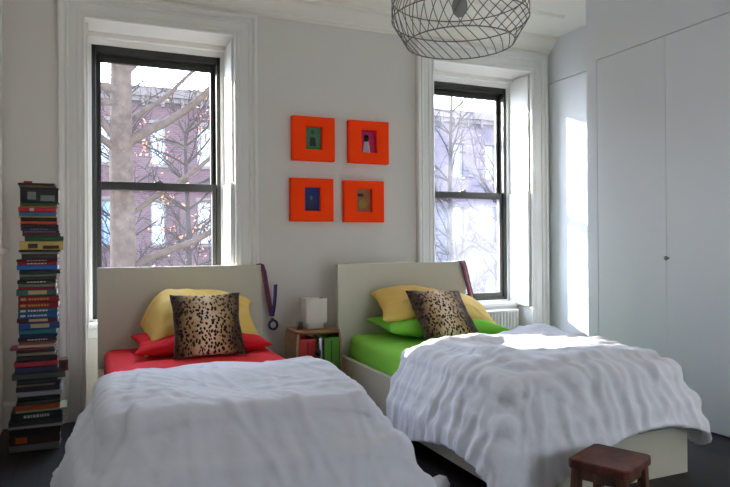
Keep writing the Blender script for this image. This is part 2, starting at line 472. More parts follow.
# ------------------------------------------------------------------ radiator under the right window
rad = thing('radiator', 'white ribbed panel radiator under the right window', 'radiator', (3.03, .09, 0))
m = MB()
N = 26
for q in range(N):
    x = -.43 + .86 * (q + .5) / N
    m.prism_z(rounded_poly(.026, .07, .012, 3, x, 0), .10, .535)
m.build('radiator_fins', TRIM, rad, smooth=False, bevel=.004)
MB().box((-.435, -.028, .535), (.435, .045, .552)).build('top_grille', TRIM, rad, bevel=.005)
for x in (-.38, .38):
    MB().box((x - .015, -.02, 0), (x + .015, .02, .11)).build('foot', TRIM, rad)

# ledge on the left wall
sh = thing('wall_ledge', 'narrow pale ledge on the left wall beside the book stack', 'shelf', (XL, -1.2, 1.102))
MB().box((0, -.55, 0), (.085, .69, .028)).build('board', WHITE, sh, bevel=.004)
for y in (-.4, .5):
    MB().prism_y([(0, 0), (.07, 0), (.07, -.012), (.012, -.07), (0, -.07)], y, y + .02).build('bracket', WHITE, sh)

# ------------------------------------------------------------------ beds
def make_bed(x, y, rail, label):
    W_, L_, H_ = 1.08, 2.07, .995
    t = thing('bed', label, 'bed', (x, y, 0), 0, None)
    MB().box((0, -.045, 0), (W_, .0, H_)).build('headboard', BEDW, t, bevel=.003)
    MB().box((0, -L_, 0), (W_, -L_ + .04, rail)).build('footboard', BEDW, t, bevel=.003)
    for xa in (0, W_ - .035):
        MB().box((xa, -L_ + .04, .06), (xa + .035, -.045, rail)).build('side_rail', BEDW, t, bevel=.003)
    MB().box((.035, -L_ + .04, .19), (W_ - .035, -.045, .21)).build('slat_base', mat('pine_slats', '9a835f', .6), t)
    return t
make_bed(.038, -.035, .34, 'white panel bed at left with red sheets and a tall plain headboard')
make_bed(1.636, -.215, .34, 'white panel bed at right with green sheets, by the closets')

def mattress(x0, y0, x1, y1, z0, z1, m, label, seed):
    bm = bmesh.new()
    bmesh.ops.create_grid(bm, x_segments=30, y_segments=50, size=.5)
    bm.free()
    nx, ny, r = 34, 60, .05
    vs = []; fs = []
    # rounded box: perimeter rings going up then in
    cx, cy = (x0 + x1) / 2, (y0 + y1) / 2
    w_, l_ = x1 - x0, y1 - y0
    prof = [(0, 0)] + [(0, .03 + (z1 - z0 - r - .03) * k / 5) for k in range(6)] + [(r * (1 - math.cos(a)), z1 - z0 - r + r * math.sin(a)) for a in [PI / 2 * k / 6 for k in range(1, 7)]]
    ring0 = rounded_poly(w_, l_, .07, 6)
    # densify the ring
    def ringpts(ins):
        base = rounded_poly(w_ - 2 * ins, l_ - 2 * ins, max(.07 - ins * .5, .03), 6)
        out = []
        for i in range(len(base)):
            a, b = Vector(base[i]), Vector(base[(i + 1) % len(base)])
            nseg = 1 if i % 7 != 6 else 22
            for k in range(nseg): out.append(a.lerp(b, k / nseg))
        return out
    rings = []
    for ins, z in prof:
        rings.append([(p.x, p.y, z) for p in ringpts(ins)])
    last = rings[-1]
    for k in (.85, .65, .45, .25, .08):
        rings.append([(p[0] * k, p[1] * k, z1 - z0) for p in last])
    n = len(rings[0])
    for q, rg in enumerate(rings):
        for p in rg:
            P = Vector((p[0] + cx, p[1] + cy, p[2] + z0))
            d = noise.noise(P * 5 + Vector((seed, 0, 0))) * .008
            cr = noise.noise(Vector((P.x * 3, P.y * 14, P.z * 4 + seed))) * .005
            c = Vector((cx, cy, (z0 + z1) / 2)); dr = (P - c).normalized()
            vs.append(tuple(P + dr * (d + cr)))
    for q in range(len(rings) - 1):
        for k in range(n):
            fs.append((q * n + k, q * n + (k + 1) % n, (q + 1) * n + (k + 1) % n, (q + 1) * n + k))
    fs.append(tuple(range(n))[::-1]); fs.append(tuple((len(rings) - 1) * n + k for k in range(n)))
    o = MB().add(vs, fs).build('mattress', m, smooth=True)
    return tag(o, label, 'mattress')
RED = cloth_mat('red_cotton', 'e0343a', 7, .35)
REDP = cloth_mat('red_pillow_cotton', 'cf1d25', 12, .5)
GREEN = cloth_mat('green_cotton', '8ed24e', 7, .35)
GREENP = cloth_mat('green_pillow_cotton', '80c844', 12, .5)
YEL = cloth_mat('yellow_sateen', 'e0bc66', 9, .45, rough=.7)
LEO = leopard_mat()
mattress(.075, -2.06, 1.08, -.085, .212, .468, RED, 'mattress under a red fitted sheet on the left bed', 3)
mattress(1.70, -2.23, 2.68, -.265, .212, .485, GREEN, 'mattress under a lime green fitted sheet on the right bed', 8)

# ------------------------------------------------------------------ pillows
def pillow(name, label, cat, m, a, b, h, loc, rot, seed, pinch=.10, ruck=.010, bend=None, subs=1, group=None, corner=0.0, rid=9):
    nu, nv = 44, 36
    vs = []; fs = []; idx = {}
    def P(i, j, s):
        u = -1 + 2 * i / nu; v = -1 + 2 * j / nv
        x = a / 2 * u * (1 - pinch * (1 - v * v)); y = b / 2 * v * (1 - pinch * (1 - u * u))
        e = max(0.0, (1 - u ** 2) * (1 - v ** 2))
        z = s * h / 2 * e ** .42
        e2 = min(1, e * 3)
        q = Vector((x, y, s * .3 + seed))
        rid_ = 1 - abs(noise.noise(q * rid)) * 2
        rad_ = noise.noise(Vector((math.atan2(y, x) * 3.5, seed, s))) * (u * u + v * v) * .6
        z += s * e2 * (ruck * rid_ + ruck * .9 * rad_ + .014 * noise.noise(q * 3.2))
        x += .006 * noise.noise(Vector((v * 4, seed, 0))) ; y += .006 * noise.noise(Vector((u * 4, seed, 5)))
        p = Vector((x, y, z))
        if bend: p = bend(p, u, v)
        return p
    for s in (1, -1):
        for i in range(nu + 1):
            for j in range(nv + 1):
                edge = i in (0, nu) or j in (0, nv)
                if s == -1 and edge: idx[(i, j, s)] = idx[(i, j, 1)]; continue
                idx[(i, j, s)] = len(vs); vs.append(tuple(P(i, j, s)))
        for i in range(nu):
            for j in range(nv):
                f = (idx[(i, j, s)], idx[(i + 1, j, s)], idx[(i + 1, j + 1, s)], idx[(i, j + 1, s)])
                fs.append(f if s == 1 else f[::-1])
    o = MB().add(vs, fs).build(name, m, smooth=True)
    o.location = loc; o.rotation_euler = [math.radians(d) for d in rot]
    if subs:
        md = o.modifiers.new('subd', 'SUBSURF'); md.levels = md.render_levels = subs
    return tag(o, label, cat, group)

def sag(p, u, v):
    # soft corners: the upper ones sink
    k = abs(u) ** 3
    return Vector((p.x, p.y - .11 * k * max(v, 0) ** 2, p.z - .02 * k))
def droop(p, u, v):
    # the pillow case end hangs down at the left
    p = sag(p, u, v)
    if u < -.5:
        t = (-u - .5) / .5
        p = Vector((p.x + .05 * t * t, p.y - .10 * t, p.z - .12 * t * t))
    return p
pillow('pillow', 'red pillow lying flat beneath the yellow one on left bed', 'pillow', REDP, .84, .46, .13, (.64, -.42, .535), (6, 0, 0), 1.7)
pillow('pillow', 'yellow pillow leaning on the left bed\'s headboard', 'pillow', YEL, .80, .48, .19, (.635, -.315, .69), (36, 3, 0), 4.2, bend=droop, ruck=.014)
pillow('cushion', 'leopard print cushion on the red sheets', 'cushion', LEO, .44, .43, .14, (.655, -.60, .655), (60, 0, -2), 6.6, pinch=.09, ruck=.004)
pillow('pillow', 'green pillow lying flat beneath the yellow one on right bed', 'pillow', GREENP, .98, .44, .14, (2.29, -.56, .555), (5, 3, 0), 2.9)
pillow('pillow', 'yellow pillow leaning on the right bed\'s headboard', 'pillow', YEL, .98, .46, .20, (2.32, -.48, .665), (27, 9, -4), 8.8, ruck=.014, bend=sag)
pillow('cushion', 'leopard print cushion tilted on the green sheets', 'cushion', LEO, .44, .43, .14, (2.215, -.755, .66), (44, 2, 0), 3.3, pinch=.09, ruck=.004)

# ------------------------------------------------------------------ duvets (a small cloth solver)
def drape(nu, nv, su, sv, origin, th, z0, boxes, margin, steps, seed, slack=1.02, puff=.02):
    rng = np.random.RandomState(seed)
    ud = np.array([math.cos(th), math.sin(th), 0]); vd = np.array([math.sin(th), -math.cos(th), 0])
    U, V = np.meshgrid(np.linspace(0, 1, nu), np.linspace(0, 1, nv), indexing='ij')
    k = 1 / slack
    X = np.array(origin)[None, None, :] + (U[..., None] - .5) * su * k * ud + V[..., None] * sv * k * vd
    X[..., 2] = z0
    # smooth random field
    def field(n, s):
        g = rng.randn(n, n); yi = np.linspace(0, n - 1.001, nu); xi = np.linspace(0, n - 1.001, nv)
        y0 = yi.astype(int); x0 = xi.astype(int); fy = (yi - y0)[:, None]; fx = (xi - x0)[None, :]
        fy = fy * fy * (3 - 2 * fy); fx = fx * fx * (3 - 2 * fx)
        return s * ((g[y0][:, x0] * (1 - fy) + g[y0 + 1][:, x0] * fy) * (1 - fx) + (g[y0][:, x0 + 1] * (1 - fy) + g[y0 + 1][:, x0 + 1] * fy) * fx)
    X[..., 2] += field(10, .02) + field(26, .012)
    mar = np.clip((margin + field(7, puff)) * np.clip(.55 + V * 2.2, 0, 1), .02, .13)
    du = su / (nu - 1); dv = sv / (nv - 1)
    Pv = X.copy(); dt = 1 / 60; g = np.array([0, 0, -9.8 * dt * dt])
    def con(A, B, r, st):
        d = B - A; l = np.linalg.norm(d, axis=-1, keepdims=True) + 1e-9
        c = d * (st * .5 * (l - r) / l); A += c; B -= c
    B_ = [(np.array(a), np.array(b)) for a, b in boxes]
    diag = math.hypot(du, dv)
    for s in range(steps):
        damp = .965 if s < steps * .8 else .90
        vel = (X - Pv) * damp; Pv = X.copy(); X = X + vel + g
        for it in range(10):
            for o in (0, 1):
                con(X[o:-1:2], X[o + 1::2], du, 1) if (nu - o) % 2 == 0 else con(X[o:nu - 1:2], X[o + 1:nu:2], du, 1)
                e = (nv - o) // 2 * 2 + o
                con(X[:, o:e:2], X[:, o + 1:e:2], dv, 1)
            for o in (0, 1):
                e = (nu - 1 - o) // 2 * 2 + o if False else None
                a = X[o:nu - 1:2, :-1]; b = X[o + 1:nu:2, 1:]; con(a[:b.shape[0]], b, diag, .35)
                a = X[o:nu - 1:2, 1:]; b = X[o + 1:nu:2, :-1]; con(a[:b.shape[0]], b, diag, .35)
            if it % 3 == 0:
                for o in (0, 1, 2, 3):
                    b = X[o + 2::4]; a = X[o::4][:b.shape[0]]; con(a, b, 2 * du, .12)
                    b = X[:, o + 2::4]; a = X[:, o::4][:, :b.shape[1]]; con(a, b, 2 * dv, .12)
        for a, b in B_:
            c = np.clip(X, a, b); d = X - c; l = np.linalg.norm(d, axis=-1)
            hit = (l < mar) & (l > 1e-9)
            n = d / (l[..., None] + 1e-9)
            push = np.where(hit, mar - l, 0)[..., None] * n
            X = X + push
            ins = l <= 1e-9
            if ins.any():
                da = np.minimum(X[..., 0] - a[0], b[0] - X[..., 0]); db = np.minimum(X[..., 1] - a[1], b[1] - X[..., 1]); dz = b[2] - X[..., 2]
                up = ins & (dz <= da) & (dz <= db); X[..., 2] = np.where(up, b[2] + mar, X[..., 2])
                sx = ins & ~up & (da <= db)
                X[..., 0] = np.where(sx, np.where(X[..., 0] - a[0] < b[0] - X[..., 0], a[0] - mar, b[0] + mar), X[..., 0])
                sy = ins & ~up & ~sx
                X[..., 1] = np.where(sy, np.where(X[..., 1] - a[1] < b[1] - X[..., 1], a[1] - mar, b[1] + mar), X[..., 1])
            h2 = (hit | ins)[..., None]
            Pv = np.where(h2, X - (X - Pv) * .2, Pv)
        X[..., 2] = np.maximum(X[..., 2], .03)
    return X

def refine(X):
    """twice the resolution, Catmull-Rom along both directions"""
    for ax in (0, 1):
        X = np.moveaxis(X, ax, 0)
        P = np.concatenate([2 * X[:1] - X[1:2], X, 2 * X[-1:] - X[-2:-1]])
        mid = (-P[:-3] + 9 * P[1:-2] + 9 * P[2:-1] - P[3:]) / 16
        out = np.empty((2 * X.shape[0] - 1,) + X.shape[1:]); out[0::2] = X; out[1::2] = mid
        X = np.moveaxis(out, 0, ax)
    return X

def creases(X, su, sv, n, seed, amp=.006):
    """press folds into the cotton: long ones down the drapes, short crossed ones on top"""
    rng = np.random.RandomState(seed)
    nu, nv = X.shape[:2]
    U, V = np.meshgrid(np.linspace(0, su, nu), np.linspace(0, sv, nv), indexing='ij')
    T1 = np.gradient(X, axis=0); T2 = np.gradient(X, axis=1)
    N = np.cross(T1, T2); N /= np.linalg.norm(N, axis=-1, keepdims=True) + 1e-12
    if N[..., 2].sum() < 0: N = -N
    D = np.zeros((nu, nv))
    for k in range(n):
        i, j = rng.randint(nu), rng.randint(nv)
        steep = 1 - abs(N[i, j, 2])
        # direction of fall in the sheet's own coordinates
        g = np.array([-T1[i, j, 2] / (su / (nu - 1)), -T2[i, j, 2] / (sv / (nv - 1))])
        if steep > .12 and np.linalg.norm(g) > 1e-3:
            an = math.atan2(g[1], g[0]) + rng.normal() * .28; ln = rng.uniform(.16, .6); w = rng.uniform(.012, .03); a = amp * rng.uniform(.4, 1.2)
        else:
            an = rng.choice([.5, -.4, 1.2, 1.57]) + rng.normal() * .35; ln = rng.uniform(.10, .45); w = rng.uniform(.009, .02); a = amp * rng.uniform(.15, .5)
        c, s = math.cos(an), math.sin(an); du = U - U[i, j]; dv = V - V[i, j]
        q = du * c + dv * s; curl = rng.normal() * .6
        p = -du * s + dv * c + curl * q * q
        D += (a * np.exp(-(q / ln) ** 2 * 2)) * (np.exp(-(p / w) ** 2) - .55 * np.exp(-((p - 1.7 * w) / w) ** 2))
    D = np.clip(D, -.014, .026)
    return X + N * D[..., None]

def duvet(label, X, su, sv, m, seed, thick=.03, n=300, amp=.006):
    X = creases(refine(X), su, sv, n, seed, amp)
    nu, nv = X.shape[:2]
    vs = [tuple(p) for p in X.reshape(-1, 3)]
    def kept(i, j, r=.13):
        # rounded corners
        p, q = min(i + .5, nu - 1.5 - i) * su / (nu - 1), min(j + .5, nv - 1.5 - j) * sv / (nv - 1)
        return p > r or q > r or math.hypot(r - p, r - q) < r
    fs = [(i * nv + j, i * nv + j + 1, (i + 1) * nv + j + 1, (i + 1) * nv + j) for i in range(nu - 1) for j in range(nv - 1) if kept(i, j)]
    used = sorted({k for f in fs for k in f}); new = {k: n_ for n_, k in enumerate(used)}
    vs = [vs[k] for k in used]; fs = [tuple(new[k] for k in f) for f in fs]
    me = bpy.data.meshes.new('duvet'); me.from_pydata(vs, [], fs)
    o = link('duvet', me, m, smooth=True)
    me.update()
    if sum(p.normal.z * p.area for p in me.polygons) < 0:
        me.flip_normals()
    s = o.modifiers.new('thick', 'SOLIDIFY'); s.thickness = thick; s.offset = -1
    return tag(o, label, 'duvet')
DUV = cloth_mat('white_cotton_duvet', 'ecebf0', 11, .45, .008)
Xr = drape(75, 68, 1.48, 1.36, (2.06, -1.10, 0), math.radians(7), .70,
           [((1.636, -2.285, -.2), (2.716, -.2, .34)), ((1.70, -2.23, .2), (2.66, -.25, .485)), ((1.82, -2.14, .2), (2.60, -1.2, .52)), ((1.60, -2.32, -.2), (2.74, -.9, .24))], .075, 150, 5, puff=.013)
duvet('rumpled white duvet across the right bed with sunlight on top', Xr, 1.48, 1.36, DUV, 21)
Xl = drape(89, 86, 1.92, 1.90, (.56, -.93, 0), math.radians(3), .66,
           [((.038, -2.105, -.2), (1.118, -.04, .34)), ((.08, -2.06, .2), (1.08, -.08, .468)), ((-.02, -2.17, -.2), (1.19, -.9, .30)), ((-.06, -2.24, -.2), (1.25, -.9, .12))], .065, 150, 11)
duvet('rumpled white duvet over the foot of the left bed', Xl, 1.92, 1.90, DUV, 22, amp=.008)

# ------------------------------------------------------------------ the stack of books
LAB = {'white': 'c9c6bf', 'tan': 'b39c6e', 'gold': 'b08a3c', 'lav': '9a98b8', 'photo': '77736c', 'orange': 'b4572e'}
PAGE = mat('book_pages', 'dcd8cc', .9, var=.2, bscale=200)
rb = random.Random(3)
YS = -.56
for i, (x0, x1, z0, z1, colr, lab, desc) in enumerate(BOOKS):
    w_, t_ = x1 - x0, (z1 - z0) - .0006
    dep = min(.19, .55 * w_ + .055) * rb.uniform(.92, 1.05)
    if w_ < .06: dep = .05
    yo = rb.uniform(-.008, .01)
    cx = (x0 + x1) / 2
    prev = BOOKS[i - 1][6].split(' with')[0].split(',')[0].split(' jutting')[0] if i else None
    lb = ('%s, under the %s in the stack' % (desc, prev)) if i else 'small red booklet on the very top of the tall book stack'
    if i == len(BOOKS) - 1: lb = 'broad grey album at the very bottom of the tall book stack'
    t = thing('book', lb, 'book', (cx, YS + yo + dep / 2, z0), math.radians(rb.uniform(-2.0, 2.0)), 'books in the tall stack')
    cv = min(.003, t_ * .22); hw, hd = w_ / 2, dep / 2
    m = MB().box((-hw, -hd, 0), (hw, hd, cv)).box((-hw, -hd, t_ - cv), (hw, hd, t_)).box((-hw, -hd, cv), (hw, -hd + .004, t_ - cv))
    m.build('cover', mat('cover_' + colr, colr, .55), t, bevel=min(.0015, t_ * .1), seg=1)
    MB().box((-hw + .004, -hd + .004, cv), (hw - .003, hd - .004, t_ - cv)).build('pages', PAGE, t)
    if lab != '-':
        m = MB(); yy = -hd - .0008
        lm = mat('spine_black_picture', '1d1a18', .6) if 'black picture,' in desc + ',' and 'mustard' in desc else mat('spine_' + lab, LAB[lab], .6)
        if lab == 'photo':
            m.box((-hw * .62, yy, t_ * .2), (-hw * .18, -hd + .001, t_ * .72)).box((hw * .05, yy, t_ * .12), (hw * .8, -hd + .001, t_ * .5)); 
        elif lab == 'tan':
            m.box((-hw * .42, yy, t_ * .2), (hw * .5, -hd + .001, t_ * .8))
        elif lab == 'orange':
            m.box((-hw * .75, yy, t_ * .2), (-hw * .3, -hd + .001, t_ * .85))
        elif 'emblem' in desc:
            m.box((-hw * .42, yy, t_ * .2), (-hw * .18, -hd + .001, t_ * .85))
        elif 'line' in desc:
            m.box((-hw * .9, yy, t_ * .4), (hw * .85, -hd + .001, t_ * .55))
        else:
            xx = -hw * .5
            while xx < hw * .45:
                ww = rb.uniform(.006, .016); m.box((xx, yy, t_ * .34), (min(xx + ww, hw * .5), -hd + .001, t_ * .66)); xx += ww + .004
            if 'annual' in desc:
                m.box((-hw * .88, yy, t_ * .3), (-hw * .62, -hd + .001, t_ * .7))
        m.build('spine_mark', lm, t)
# the small red-brown one that pokes out to the right
t = thing('book', 'small red-brown boxed book poking out right of the tall stack', 'book', (-.15, -.50, .430), math.radians(4), 'books in the tall stack')
MB().box((-.022, -.05, 0), (.026, .05, .064)).build('slipcase', mat('cover_5a2a1c', '5a2a1c', .55), t, bevel=.002)
MB().box((-.012, -.0508, .012), (.016, -.05, .052)).build('spine_mark', mat('spine_dark', '2a1712', .6), t)

# ------------------------------------------------------------------ orange box frames
ORG = mat('fluorescent_orange_lacquer', 'ff4206', .8, spec=.15)
INK = mat('print_dark', '1c1f20', .7)
arts = [(1.367, 1.699, 1.762, 2.091, 1.471, 1.600, 1.846, 2.017, '4f8a62', 'upper left', 'a dark figure on green', 'a'),
        (1.815, 2.151, 1.762, 2.090, 1.920, 2.048, 1.845, 2.024, 'c01a5c', 'upper right', 'a pale figure on magenta', 'b'),
        (1.353, 1.686, 1.310, 1.631, 1.460, 1.584, 1.388, 1.565, '16357e', 'lower left', 'a small figure on deep blue', 'c'),
        (1.775, 2.107, 1.306, 1.626, 1.878, 2.006, 1.386, 1.564, 'a8694a', 'lower right', 'a brown and orange picture', 'd')]
for x0, x1, z0, z1, a, b, c0, c1, bg, pos, what, kk in arts:
    cx, cz = (x0 + x1) / 2, (z0 + z1) / 2
    t = thing('picture_frame', 'square orange box frame holding %s, %s of four' % (what, pos), 'picture', (cx, 0, cz), 0, 'orange frames between the windows')
    m = MB(); D = .052
    X0, X1, Z0, Z1, A, B, C0, C1 = x0 - cx, x1 - cx, z0 - cz, z1 - cz, a - cx, b - cx, c0 - cz, c1 - cz
    o4 = [(X0, Z0), (X1, Z0), (X1, Z1), (X0, Z1)]; i4 = [(A, C0), (B, C0), (B, C1), (A, C1)]
    vs = [(x, -D, z) for x, z in o4] + [(x, -D, z) for x, z in i4] + [(x, -.001, z) for x, z in o4] + [(x, -.001, z) for x, z in i4]
    fs = []
    for q in range(4):
        r_ = (q + 1) % 4
        fs += [(q, r_, 4 + r_, 4 + q), (8 + q, 8 + r_, r_, q), (4 + q, 4 + r_, 12 + r_, 12 + q), (8 + r_, 8 + q, 12 + q, 12 + r_)]
    m.add(vs, fs).build('frame', ORG, t, bevel=.003)
    MB().box((A, -.012, C0), (B, -.006, C1)).build('print', mat('print_' + bg, bg, .7, var=.25, bscale=30), t)
    # the little picture printed on it
    mx, h_ = (A + B) / 2, C1 - C0
    yb = -.0128
    def disc(cx_, cz_, rx, rz, m_):
        MB().prism_y([(cx_ + rx * math.cos(q * PI / 8), cz_ + rz * math.sin(q * PI / 8)) for q in range(16)], yb, -.011).build('printed_shape', m_, t)
    def quad(pl, m_):
        MB().prism_y(pl, yb - .0002, -.011).build('printed_shape', m_, t)
    if kk == 'a':
        disc(mx, C0 + h_ * .80, .014, .018, mat('print_grey', '3c4a44', .7)); quad([(mx - .026, C0 + .03), (mx + .026, C0 + .03), (mx + .02, C0 + h_ * .56), (mx - .02, C0 + h_ * .56)], INK)
        quad([(A, C0), (B, C0), (B, C0 + .024), (A, C0 + .024)], mat('print_green', '1f8a3a', .7))
    elif kk == 'b':
        disc(mx - .01, C0 + h_ * .66, .022, .026, INK); disc(mx - .01, C0 + h_ * .63, .012, .014, mat('print_skin', '8a7a62', .7))
        quad([(mx - .04, C0), (mx + .025, C0), (mx + .01, C0 + h_ * .5), (mx - .026, C0 + h_ * .5)], mat('print_pale', 'b9b4b4', .7))
    elif kk == 'c':
        quad([(mx - .016, C0), (mx + .014, C0), (mx + .010, C0 + h_ * .45), (mx - .010, C0 + h_ * .45)], mat('print_olive', '3a3c22', .7))
        disc(mx, C0 + h_ * .56, .010, .016, mat('print_ochre', '7a7040', .7))
    else:
        disc(mx - .02, C0 + h_ * .74, .028, .014, mat('print_umber', '3c2c22', .7)); disc(mx, C0 + h_ * .36, .034, .036, mat('print_moss', '8a8a3c', .7)); disc(mx + .024, C0 + h_ * .3, .016, .018, mat('print_amber', 'c46a2c', .7))

# ------------------------------------------------------------------ bedside table, lamp and what is round it
ns = thing('bedside_table', 'small bent-wood bedside table between the two beds', 'table', (1.445, -.26, 0))
PLY = wood_mat('plywood', '7a4f2c', '9c6a3e', (2, 12, 12))
PLYL = wood_mat('pale_plywood', '8c7350', 'ab8f66', (2, 12, 12))
MB().prism_z(rounded_poly(.325, .30, .05, 6, 0, 0), .522, .545).build('tabletop', PLY, ns, bevel=.006)
for sx in (-1, 1):
    pts = [(sx * .150, q) for q in (.522, .40, .25)]
    path = [(sx * .150, 0, .524), (sx * .158, 0, .44), (sx * .158, 0, .20), (sx * .150, 0, .10), (sx * .12, 0, .05), (0, 0, .045)]
    m = MB()
    for (p, q) in zip(path[:-1], path[1:]):
        p, q = Vector(p), Vector(q); d = (q - p).normalized(); nn = Vector((d.z, 0, -d.x)) * .008
        vs = []
        for e in (p, q):
            for sgn in (1, -1):
                for yy in (-.14, .14): vs.append(tuple(e + nn * sgn + Vector((0, yy, 0))))
        m.add(vs, [(0, 1, 3, 2), (4, 6, 7, 5), (0, 4, 5, 1), (2, 3, 7, 6), (0, 2, 6, 4), (1, 5, 7, 3)])
    m.build('bent_side', PLYL, ns)
MB().box((-.16, -.12, 0), (.16, -.08, .045)).box((-.16, .08, 0), (.16, .12, .045)).build('base_rail', PLYL, ns, bevel=.004)
def bin_(name, x0, x1, col, label):
    t = thing(name, label, 'box', ((x0 + x1) / 2, -.27, .055), 0)
    h = (x1 - x0) / 2
    m = MB(); H = .435
    m.box((-h, -.125, 0), (h, .10, .01)).box((-h, -.125, 0), (-h + .006, .10, H)).box((h - .006, -.125, 0), (h, .10, H)).box((-h, -.125, 0), (h, -.119, H)).box((-h, .094, 0), (h, .10, H))
    m.build('body', mat(name + col, col, .5), t, bevel=.003)
    MB().box((-.003, -.1262, .02), (.003, -.1245, H - .02)).build('seam', mat('seam' + col, '3a0d0a' if col[0] != '5' else '2c4a14', .7), t)
bin_('storage_bin', 1.300, 1.425, 'b81a14', 'tall red storage bin inside the bedside table')
bin_('storage_bin', 1.478, 1.592, '5c9a26', 'tall green storage bin inside the bedside table')
# chrome stand in front
CHR = mat('chrome', 'c8c8c8', .15, 1.0)
BLK = mat('black_rubber', '121212', .5)
t = thing('pole_stand', 'slim chrome pole with a black knob before the bedside table', 'stand', (1.435, -.455, 0))
MB().tube([(0, 0, .03), (0, 0, .50)], .010, 12).build('pole', CHR, t, smooth=True)
MB().tube([(.022, .0, .22), (.022, 0, .49)], .006, 10).build('rod', mat('dark_steel', '3a3a3c', .35, .8), t, smooth=True)
m = MB().lathe([(0, -.02), (.018, -.016), (.024, 0), (.018, .016), (0, .02)], n=16); m.v = [(x - .028, z - .02, y + .41) for x, y, z in m.v]
m.build('knob', BLK, t, smooth=True)
MB().tube([(-.03, 0, .41), (.0, 0, .41)], .006, 8).build('clamp', BLK, t, smooth=True)
for q in range(3):
    an = math.radians(90 + 120 * q)
    MB().tube([(0, 0, .22), (math.cos(an) * .06, math.sin(an) * .05, .12), (math.cos(an) * .10, math.sin(an) * .08, .008)], .007, 8).build('leg', BLK, t, smooth=True)
# lamp: frosted cube shade over a smaller glass foot
t = thing('table_lamp', 'frosted white cube lamp on the bedside table', 'lamp', (1.447, -.27, .545))
FR = mat('frosted_glass', 'f2ebe0', .35)
FR.node_tree.nodes['Principled BSDF'].inputs['Transmission Weight'].default_value = .35
FR.node_tree.nodes['Principled BSDF'].inputs['Subsurface Weight'].default_value = 0
m = MB().prism_z(rounded_poly(.118, .118, .012, 4), .003, .05); m.build('glass_foot', FR, t, bevel=.003)
m = MB(); 
o4 = rounded_poly(.158, .150, .012, 4); i4 = rounded_poly(.146, .138, .010, 4); n = len(o4)
vs = [(x, y, z) for z in (.046, .215) for x, y in o4] + [(x, y, z) for z in (.046, .215) for x, y in i4]
fs = []
for q in range(n):
    r_ = (q + 1) % n
    fs += [(q, r_, n + r_, n + q), (2 * n + r_, 2 * n + q, 3 * n + q, 3 * n + r_), (n + q, n + r_, 3 * n + r_, 3 * n + q), (r_, q, 2 * n + q, 2 * n + r_)]
m.add(vs, fs).build('shade', FR, t)
MB().lathe([(.0, .05), (.018, .05), (.018, .08), (.028, .11), (.03, .13), (.02, .155), (0, .162)], n=16).build('bulb', mat('bulb_white', 'd0ccc4', .3), t, smooth=True)
# little tumbler beside it
t = thing('tumbler', 'tiny clear glass tumbler left of the cube lamp', 'glass', (1.335, -.30, .545))
gm, gnt, gb = nodes_of('clear_glass'); gb.inputs['Transmission Weight'].default_value = .85; gb.inputs['Roughness'].default_value = .08
gb.inputs['Base Color'].default_value = srgb('d8d0c4')
MB().lathe([(0, 0), (.020, 0), (.024, .055), (.021, .055), (.018, .006), (0, .006)], n=18).build('bowl', gm, t, smooth=True)

# ------------------------------------------------------------------ striped ribbons hooked on the headboards
def strip(m_list, name, path, wdir, width, parent, thick=.003):
    """flat band along a path, its stripes run lengthwise"""
    ns_ = len(m_list); vs = []; fs = []; mi = []
    wd = Vector(wdir).normalized()
    pts = [Vector(p) for p in path]
    for i, p in enumerate(pts):
        d = (pts[min(i + 1, len(pts) - 1)] - pts[max(i - 1, 0)]).normalized(); nrm = d.cross(wd).normalized() * thick
        for k in range(ns_ + 1):
            q = p + wd * width * (k / ns_ - .5); vs += [tuple(q + nrm), tuple(q - nrm)]
    st_ = 2 * (ns_ + 1)
    for i in range(len(pts) - 1):
        for k in range(ns_):
            a = i * st_ + 2 * k; b = a + st_
            fs += [(a, a + 2, b + 2, b), (a + 1, b + 1, b + 3, a + 3)]; mi += [k, k]
        a = i * st_; b = a + st_
        fs += [(a, b, b + 1, a + 1)]; mi += [0]
        a = i * st_ + 2 * ns_; b = a + st_
        fs += [(a, a + 1, b + 1, b)]; mi += [ns_ - 1]
    me = bpy.data.meshes.new(name); me.from_pydata(vs, [], fs)
    for mm in m_list: me.materials.append(mm)
    for p, k in zip(me.polygons, mi): p.material_index = k; p.use_smooth = False
    o = bpy.data.objects.new(name, me); COL.objects.link(o); o.parent = parent
    return o
RB = [mat('ribbon_navy', '23284e', .7), mat('ribbon_red', 'a3283c', .7), mat('ribbon_white', 'b9a4a8', .7), mat('ribbon_dark_red', '74202e', .7)]
t = thing('medal_ribbon', 'striped ribbon with a medal hanging at the left bed headboard', 'medal', (1.13, -.06, .99))
strip([RB[3], RB[0], RB[3]], 'ribbon', [(-.028, .030, -.02), (-.024, .0, .010), (-.006, -.012, .004), (.012, -.012, -.05), (.030, -.010, -.16), (.048, -.008, -.26), (.066, -.008, -.365)], (1, .15, .1), .036, t)
strip([mat('ribbon_violet', '3c3a78', .7), RB[0]], 'ribbon', [(.096, -.012, -.14), (.092, -.014, -.22), (.084, -.014, -.30), (.072, -.012, -.37)], (1, 0, .1), .026, t)
MB().lathe([(0, -.006), (.012, -.005), (.014, 0), (.012, .005), (0, .006)], (.072, -.012, -.385), 14).build('clasp', mat('brass_orange', '9a5a24', .4, .7), t, smooth=True)
m = MB().tube([(.030 * math.cos(q * PI / 9) + .078, -.012, .032 * math.sin(q * PI / 9) - .43) for q in range(18)], .009, 8, closed=True)
m.build('medal', mat('dark_pewter', '2c3450', .35, .6), t, smooth=True)
t = thing('striped_ribbon', 'red and navy striped ribbon draped on the right bed headboard', 'ribbon', (2.70, -.24, .99))
